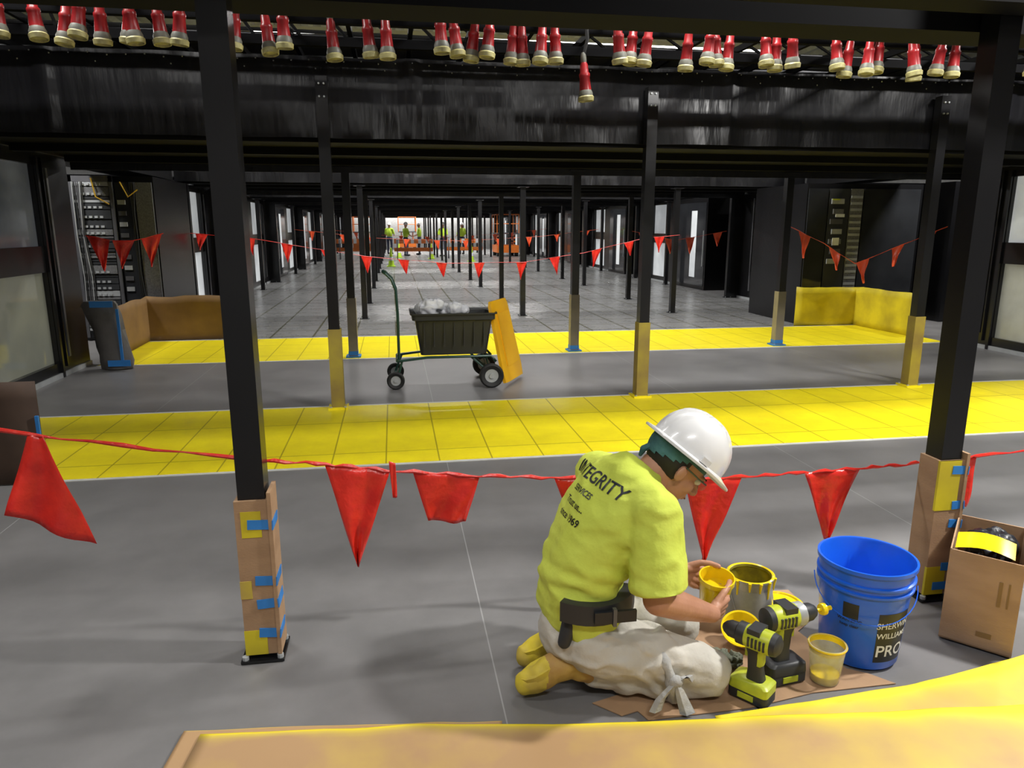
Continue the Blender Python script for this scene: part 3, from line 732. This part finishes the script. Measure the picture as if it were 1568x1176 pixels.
# boots
for sgn,y in ((0,2.17),(1,2.33)):
    b=B(); dx=.0 if sgn==0 else .03
    b.chain([(.70+dx,y-.01,.09),(.60+dx,y,.115)],[.06,.064],'boot')
    b.chain([(.585+dx,y,.135),(.50+dx,y,.105),(.44+dx,y+.005,.07),(.405+dx,y+.005,.055)],[.055,.052,.05,.042],'boot')
    o=b.obj('boot',S); fuse(o,.006,3,.005,16)
    o.data.materials.clear(); o.data.materials.append(M['boot']); o.data.materials.append(M['sole'])
    for v in o.data.vertices: v.co.z=max(v.co.z,.003)
    for p in o.data.polygons:
        c_=p.center
        p.material_index=1 if c_.x+.03*noise.noise(c_*20)<.475+dx else 0
    b=B()
    sd=V((-.83,0,-.42)).normalized(); sn=V((-.45,0,.89)).normalized(); c0=V((.585+dx,y,.165))
    prof=[(-.05,.03),(-.03,.04),(.02,.038),(.08,.034),(.13,.044),(.17,.044),(.205,.03),(.218,.012)]
    o1=[c0+sd*t+V((0,w,0)) for t,w in prof]+[c0+sd*t-V((0,w,0)) for t,w in prof[::-1]]
    b.rings([[p+sn*(-.006) for p in o1],[p+sn*.018 for p in o1]],'sole')
    o2=o1[:3]+o1[-3:]; b.rings([[p+sn*.017 for p in o2],[p+sn*.04 for p in o2]],'sole')
    b.obj('boot_sole',S)
# belt pouch
b=B()
def arc(z,r): return [V((.612,2.25,0))+f*(.15+r)*sin(a)-l*(.180+r)*cos(a)+V((0,0,z)) for a in [radians(-48+i*9) for i in range(13)]]
outer=[arc(.33,.030),arc(.40,.030),arc(.40,-.015),arc(.33,-.015),arc(.33,.030)]
b.rings(outer,'tool',cap=False,close=False)
for k in (0,-1): b.face([b.bm.verts.new(outer[q][k]) for q in range(4)],'tool')
b.box(.60,.74,2.026,2.038,.345,.385,'labelb'); b.box(.66,.672,2.020,2.038,.335,.395,'grey')
b.chain([(.54,2.12,.30),(.52,2.11,.24)],[.028,.022],'tool')
b.obj('belt_pouch',S)

# skin: arms and hands
def hand(b,w,d,n,side,curl,th=(.35,.65,.95),sc=1.1,spread=.10):
    d=V(d).normalized(); n=V(n); n=(n-d*n.dot(d)).normalized(); s=V(side); s=(s-d*s.dot(d)-n*s.dot(n)).normalized()
    for k,(off,r) in enumerate(((.032,.0125),(.011,.0135),(-.011,.0135),(-.031,.0115))):
        b.caps(w+d*.012*sc+s*off*.55*sc,.015*sc,w+d*.085*sc+s*off*sc,r*sc,'skin',10)
    b.caps(w+d*.02*sc+s*.018*sc+n*.006,.017*sc,w+d*.055*sc+s*.03*sc+n*.012,.015*sc,'skin',10)
    L=((.033,.040,.026,.021),(.011,.045,.029,.023),(-.011,.041,.027,.022),(-.031,.032,.021,.019))
    for k,(off,a,c2,e) in enumerate(L):
        p=w+d*.088*sc+s*off*sc; ang=0; base=d*cos(spread*off*20)+s*sin(spread*off*20)
        r=.0092*sc if k<3 else .008*sc
        for q,ln in enumerate((a,c2,e)):
            ang+=curl[k]*(1,1.15,.8)[q]
            dd=base*cos(ang)+n*sin(ang); p2=p+dd*ln*sc
            b.caps(p,r,p2,r*.9,'skin',10); p=p2; r*=.9
    p=w+d*.03*sc+s*.030*sc+n*.008
    for q,(ln,a) in enumerate(((.040,.75),(.034,.45),(.027,.2))):
        b2=th[q]
        dd=(d*cos(a)+s*sin(a))*cos(b2)+n*sin(b2); p2=p+dd.normalized()*ln*sc
        b.caps(p,(.0125-.0012*q)*sc,p2,(.0115-.0012*q)*sc,'skin',10); p=p2
cupc=V((1.112,2.25,0))
b=B()
b.chain([shR.lerp(elR,.5),elR,elR.lerp(wrR,.35),wrR],[.052,.050,.049,.031],'skin')
hand(b,wrR,V((.74,.62,-.16)),(-.62,.75,.25),(.0,0,1),(.46,.5,.5,.55),(.02,.10,.35))
o=b.obj('right_arm_and_hand',S); fuse(o,.0042,2)
b=B()
b.chain([shL.lerp(elL,.5),elL,elL.lerp(wrL,.35),wrL],[.05,.05,.047,.030],'skin')
hand(b,wrL,(.86,.10,-.36),(.35,-.93,.0),(.2,-.1,1),(.58,.6,.6,.62),(.45,.75,1.0))
o=b.obj('left_arm_and_hand',S); fuse(o,.0042,2)
b=B(); dw=(wrL-elL).normalized(); x_,y_=ortho(dw); wc=wrL-dw*.03
b.rings([[wc+dw*t+(x_*cos(a)+y_*sin(a))*r for a in [2*pi*i/24 for i in range(24)]] for t,r in ((-.014,.034),(-.012,.038),(.012,.037),(.014,.033))],'rubber')
b.ell(wc+V((-.01,-.028,.024)),.018,.012,.016,'tool'); b.obj('wristwatch',S)
b=B(); T=Matrix.Translation((cupc.x,cupc.y,.262))@Matrix.Rotation(radians(10),4,'X')
b.lathe([(0,0),(.047,0),(.050,.003),(.060,.088),(.064,.09),(.064,.108),(.059,.108),(.056,.06),(0,.058)],'ypaint',T,36)
b.obj('held_paint_cup',S)

# head
hs=1.13
Fh=V((.985,-.02,0)).normalized()
tilt=radians(42)
Hf=(Fh*cos(tilt)-up*sin(tilt)).normalized(); Hu=(Fh*sin(tilt)+up*cos(tilt)).normalized(); Hl=Hu.cross(Hf).normalized()
Hc=V((.94,2.25,.798))
HM=Matrix.Translation(Hc)@Matrix((( Hf.x,Hl.x,Hu.x,0),(Hf.y,Hl.y,Hu.y,0),(Hf.z,Hl.z,Hu.z,0),(0,0,0,1)))@Matrix.Scale(hs,4)
b=B()
b.ell((-.012,0,.03),.098,.077,.10,'skin',HM)
b.ell((.03,0,-.035),.062,.060,.075,'skin',HM)
b.ell((.052,0,-.088),.033,.036,.026,'skin',HM)
b.ell((.045,.036,-.03),.035,.025,.03,'skin',HM); b.ell((.045,-.036,-.03),.035,.025,.03,'skin',HM)
b.caps(HM@V((.086,0,.008)),.011*hs,HM@V((.108,0,-.03)),.014*hs,'skin'); b.ell((.098,.011,-.034),.012,.009,.009,'skin',HM); b.ell((.098,-.011,-.034),.012,.009,.009,'skin',HM)
b.ell((.086,0,-.058),.012,.024,.006,'skin',HM); b.ell((.083,0,-.067),.012,.021,.007,'skin',HM)
b.ell((.078,.03,.02),.014,.026,.008,'skin',HM); b.ell((.078,-.03,.02),.014,.026,.008,'skin',HM)
for sg in (1,-1):
    b.ell((-.006,sg*.079,-.014),.016,.009,.026,'skin',HM)
    b.ell((-.013,sg*.085,-.008),.010,.007,.021,'skin',HM)
b.chain([HM@V((-.035,0,-.05)),V((.85,2.25,.745)),V((.80,2.25,.71))],[.064,.066,.07],'skin')
head=b.obj('head',S); fuse(head,.0045,2)
b=B()
for sg in (1,-1):
    b.ell((.074,sg*.032,.002),.014,.016,.011,'eye',HM,12,8); b.ell((.086,sg*.032,.001),.004,.006,.006,'hair',HM,10,6)
    b.ell((.088,sg*.032,.022),.006,.020,.004,'hair',HM,10,6)
    b.tube([HM@V((.100,sg*.045,.012)),HM@V((.06,sg*.078,.010)),HM@V((-.01,sg*.088,.012))],.0028,'green',6)
    b.ell((.099,sg*.030,.002),.002,.026,.016,'lens',HM,14,8)
b.ell((.0955,0,-.062),.003,.019,.004,'lip',HM,12,6)
b.tube([HM@V((.10,.02,.014)),HM@V((.112,0,.016)),HM@V((.10,-.02,.014))],.0025,'green',6)
b.obj('eyes_and_safety_glasses',S)
b=B(); b.ell((-.018,0,.022),.091,.0785,.094,'hair',HM,28,20)
for v in list(b.bm.verts):
    q=HM.inverted()@v.co
    if q.x>.012 or q.z<-.045: b.bm.verts.remove(v)
b.obj('hair',S,recalc=False)
b=B(); b.ell((-.014,0,.030),.104,.083,.100,'band',HM,36,30)
for v in list(b.bm.verts):
    q=HM.inverted()@v.co
    if q.z<.020-.45*max(0,-q.x-.0): b.bm.verts.remove(v)
b.chain([HM@V((-.104,0,-.012)),HM@V((-.110,.006,-.03)),HM@V((-.102,.012,-.05))],[.012,.012,.007],'band',8)
b.obj('bandana',S,recalc=False)
b=B()
HH=HM@Matrix.Translation((.004,0,.048))@Matrix.Rotation(radians(-3),4,'Y')
def shell(a,t,ex=0):
    el=t*pi/2; r=cos(el)**.85; x=.128*r*cos(a); y=.108*r*sin(a); z=.128*sin(el)**.95
    rd=0
    if z>.02:
        if abs(y)<.011: rd=.007
        elif abs(abs(y)-.035)<.006: rd=.003
    k=1+ex+rd/.12*min(1,t*3)
    return HH@V((x*k,y*k,z*k))
na=96; rings=[]
def brim(a,w,z):
    front=max(0,cos(a))**2; back_=max(0,-cos(a))
    k=w*(.018+.030*front+.014*back_)
    x=(.128+k)*cos(a); y=(.108+w*(.018+.010*front))*sin(a)
    return HH@V((x,y,z-w*(.012*front+.003)))
for w,z in ((.95,-.006),(1,-.002),(.97,.002),(.3,.003)): rings.append([brim(2*pi*j/na,w,z) for j in range(na)])
for t in [0.02,.06,.12]+[.2+.08*i for i in range(10)]+[.985]: rings.append([shell(2*pi*j/na,t) for j in range(na)])
R_=b.rings(rings,'white',cap=False); b.face(R_[-1],'white')
b.rings([[brim(2*pi*j/na,.95,-.006) for j in range(na)]]+[[shell(2*pi*j/na,t,-.035) for j in range(na)] for t in (0,.3,.6,.95)],'white',cap=False)
for sg in (1,-1): b.box(-.012,.02,sg*.113-.004,sg*.113+.004,.004,.022,'white',HH)
b.obj('hard_hat',S,sharp=.6)

# ------------------------------------------------------------------ distant workers and equipment
def worker(x,y,yaw,vest='hvv',arm=.4):
    e=empty('distant_worker'); T=Matrix.Translation((x,y,.004))@Matrix.Rotation(yaw,4,'Z')@Matrix.Scale(1.03,4)
    def c(b,ps,rs,m): b.chain([T@V(p) for p in ps],rs,m,12)
    b=B()
    for s in (1,-1): c(b,[(0,s*.1,.9),(.03,s*.11,.48),(0,s*.11,.08)],[.095,.065,.05],'jean')
    b.ell((0,0,.93),.12,.17,.12,'jean',T); o=b.obj('trousers',e); fuse(o,.025,2)
    b=B(); 
    for s in (1,-1): b.ell((.06,s*.11,.05),.14,.05,.05,'rubber',T)
    b.obj('boots',e)
    b=B(); b.ell((0,0,1.2),.13,.19,.30,vest,T); c(b,[(0,-.17,1.40),(0,.17,1.40)],[.07,.07],vest)
    for s in (1,-1): c(b,[(0,s*.2,1.4),(.05,s*.26,1.15)],[.06,.055],vest)
    o=b.obj('vest',e); fuse(o,.025,2)
    b=B()
    for s in (1,-1): 
        c(b,[(.05,s*.26,1.13),(.05+arm*.6,s*.2,1.05),(.10+arm*.7,s*.19,1.05)],[.04,.032,.035],'skin')
    c(b,[(0,0,1.45),(.02,0,1.58)],[.055,.06],'skin'); b.ell((.02,0,1.62),.09,.075,.115,'skin',T); b.ell((.11,0,1.61),.02,.012,.02,'skin',T)
    o=b.obj('head_and_arms',e); fuse(o,.018,2)
    b=B(); b.lathe([(0,.13),(.06,.12),(.1,.08),(.118,.02),(.12,0),(.15,-.005),(.15,-.015)],'white',T@Matrix.Translation((.02,0,1.66)),24); b.obj('hard_hat',e)
for a in ((.7,41,.5),(1.5,42.5,3),(-.2,44,1.2),(2.7,40,4.2),(4.0,43,2)): worker(a[0],a[1],a[2],arm=random.random())
def lift(x,y):
    b=B(); b.box(x-.6,x+.6,y-1,y+1,.2,.6,'lift')
    for sx in (-.5,.5):
        for sy in (-.75,.75): b.lathe([(0,-.08),(.2,-.08),(.2,.08),(0,.08)],'rubber',Matrix.Translation((x+sx,y+sy,.2))@Matrix.Rotation(pi/2,4,'Y'),16)
    for i in range(3):
        z=.6+.2*i
        for sx in (-.4,.4):
            b.tube([(x+sx,y-.9,z),(x+sx,y+.9,z+.2)],.035,'lift',6); b.tube([(x+sx,y+.9,z),(x+sx,y-.9,z+.2)],.035,'lift',6)
    b.box(x-.6,x+.6,y-1,y+1,1.2,1.27,'grey')
    for z in (1.75,2.25): 
        b.tube([(x-.6,y-1,z),(x+.6,y-1,z),(x+.6,y+1,z),(x-.6,y+1,z),(x-.6,y-1,z)],.025,'lift',6)
    for sx in (-.6,.6):
        for sy in (-1,0,1): b.tube([(x+sx,y+sy,1.25),(x+sx,y+sy,2.25)],.025,'lift',6)
    b.obj('scissor_lift')
lift(1.0,52.4); lift(6.2,40.5); lift(-2.0,50.5)
def cone(x,y,m='lift'):
    b=B(); T=Matrix.Translation((x,y,.004)); b.box(-.18,.18,-.18,.18,0,.03,m,T); b.lathe([(.13,.03),(.07,.4),(.065,.4),(.03,.75),(0,.76)],m,T,16); b.lathe([(.098,.25),(.075,.4)],'labelw',T,16); b.obj('traffic_cone')
for x,y in ((-.1,30),(1.9,37),(.3,39),(3.6,34)): cone(x,y,'hvv')
def barr(x,y):
    b=B()
    for sx in (-.8,.8): b.tube([(x+sx,y-.25,.0),(x+sx,y,1.05),(x+sx,y+.25,0)],.025,'grey',6)
    b.box(x-.95,x+.95,y-.02,y+.02,.78,1.0,'lift'); b.box(x-.95,x+.95,y-.02,y+.02,.4,.58,'lift')
    for i in range(5): b.box(x-.85+.36*i,x-.7+.36*i,y-.025,y-.02,.78,1.0,'labelw')
    b.obj('orange_barricade')
barr(1.0,36.5); barr(3.6,37.5); barr(-1.8,37)

# ------------------------------------------------------------------ lights
def area(name,loc,sx,sy,power,col=(1,.98,.95),rot=(0,0,0)):
    ld=bpy.data.lights.new(name,'AREA'); ld.shape='RECTANGLE'; ld.size=sx; ld.size_y=sy; ld.energy=power; ld.color=col
    o=bpy.data.objects.new(name,ld); o.location=loc; o.rotation_euler=rot; scn.collection.objects.link(o); return o
def fixture(x0,x1,y,z):
    b=B(); b.box(x0,x1,y-.06,y+.06,z+.012,z+.07,'white'); b.box(x0+.02,x1-.02,y-.05,y+.05,z+.006,z+.012,'led')
    b.tube([(x0+.3,y,z+.07),(x0+.3,y,4.74)],.006,'steel',6); b.tube([(x1-.3,y,z+.07),(x1-.3,y,4.74)],.006,'steel',6)
    b.obj('ceiling_light')
fixture(3.8,4.4,1.8,4.1); area('lamp_key',(4.1,1.8,4.09),.4,.2,330)
fixture(-2.6,-1.0,.9,4.1); area('fill_near_left',(-1.8,.9,4.09),1.5,.2,50)  # added fill light at near left, its fixture added with it
fixture(.0,1.6,-1.2,4.1); area('fill_behind',(.8,-1.2,4.09),1.5,.3,90)  # unseen fill light and housing added behind the camera to brighten the foreground
fixture(6.0,6.6,4.2,4.1); area('lamp_bay',(6.3,4.2,4.09),.5,.2,260)
fixture(-3.0,-1.6,4.4,4.1); area('lamp_bay',(-2.3,4.4,4.09),1.3,.2,80)
fixture(1.2,2.6,4.3,4.1); area('lamp_bay',(1.9,4.3,4.09),1.3,.2,110)
for k in range(7):
    y=11.0+6.5*k
    fixture(-1.8,6.2,y,4.2); area('lamp_aisle',(2.2,y,4.19),8,.3,390 if k==0 else 470)
area('lamp_far',(2.2,53,4.3),10,3,1400)
for x in (-4.8,9.0):
    fixture(x-.5,x+.5,9.6,4.1); area('lamp_side',(x,9.6,4.09),1,.3,170)
w=bpy.data.worlds.new('world'); scn.world=w; w.use_nodes=True
w.node_tree.nodes['Background'].inputs[0].default_value=(.5,.52,.55,1); w.node_tree.nodes['Background'].inputs[1].default_value=.3

# ------------------------------------------------------------------ camera
cd=bpy.data.cameras.new('camera'); cd.sensor_width=36; cd.lens=36*1100/1568; cd.clip_end=200
cam=bpy.data.objects.new('camera',cd); cam.location=(0,0,1.6); cam.rotation_euler=(radians(90-12.36),0,radians(-9.23))
scn.collection.objects.link(cam); scn.camera=cam
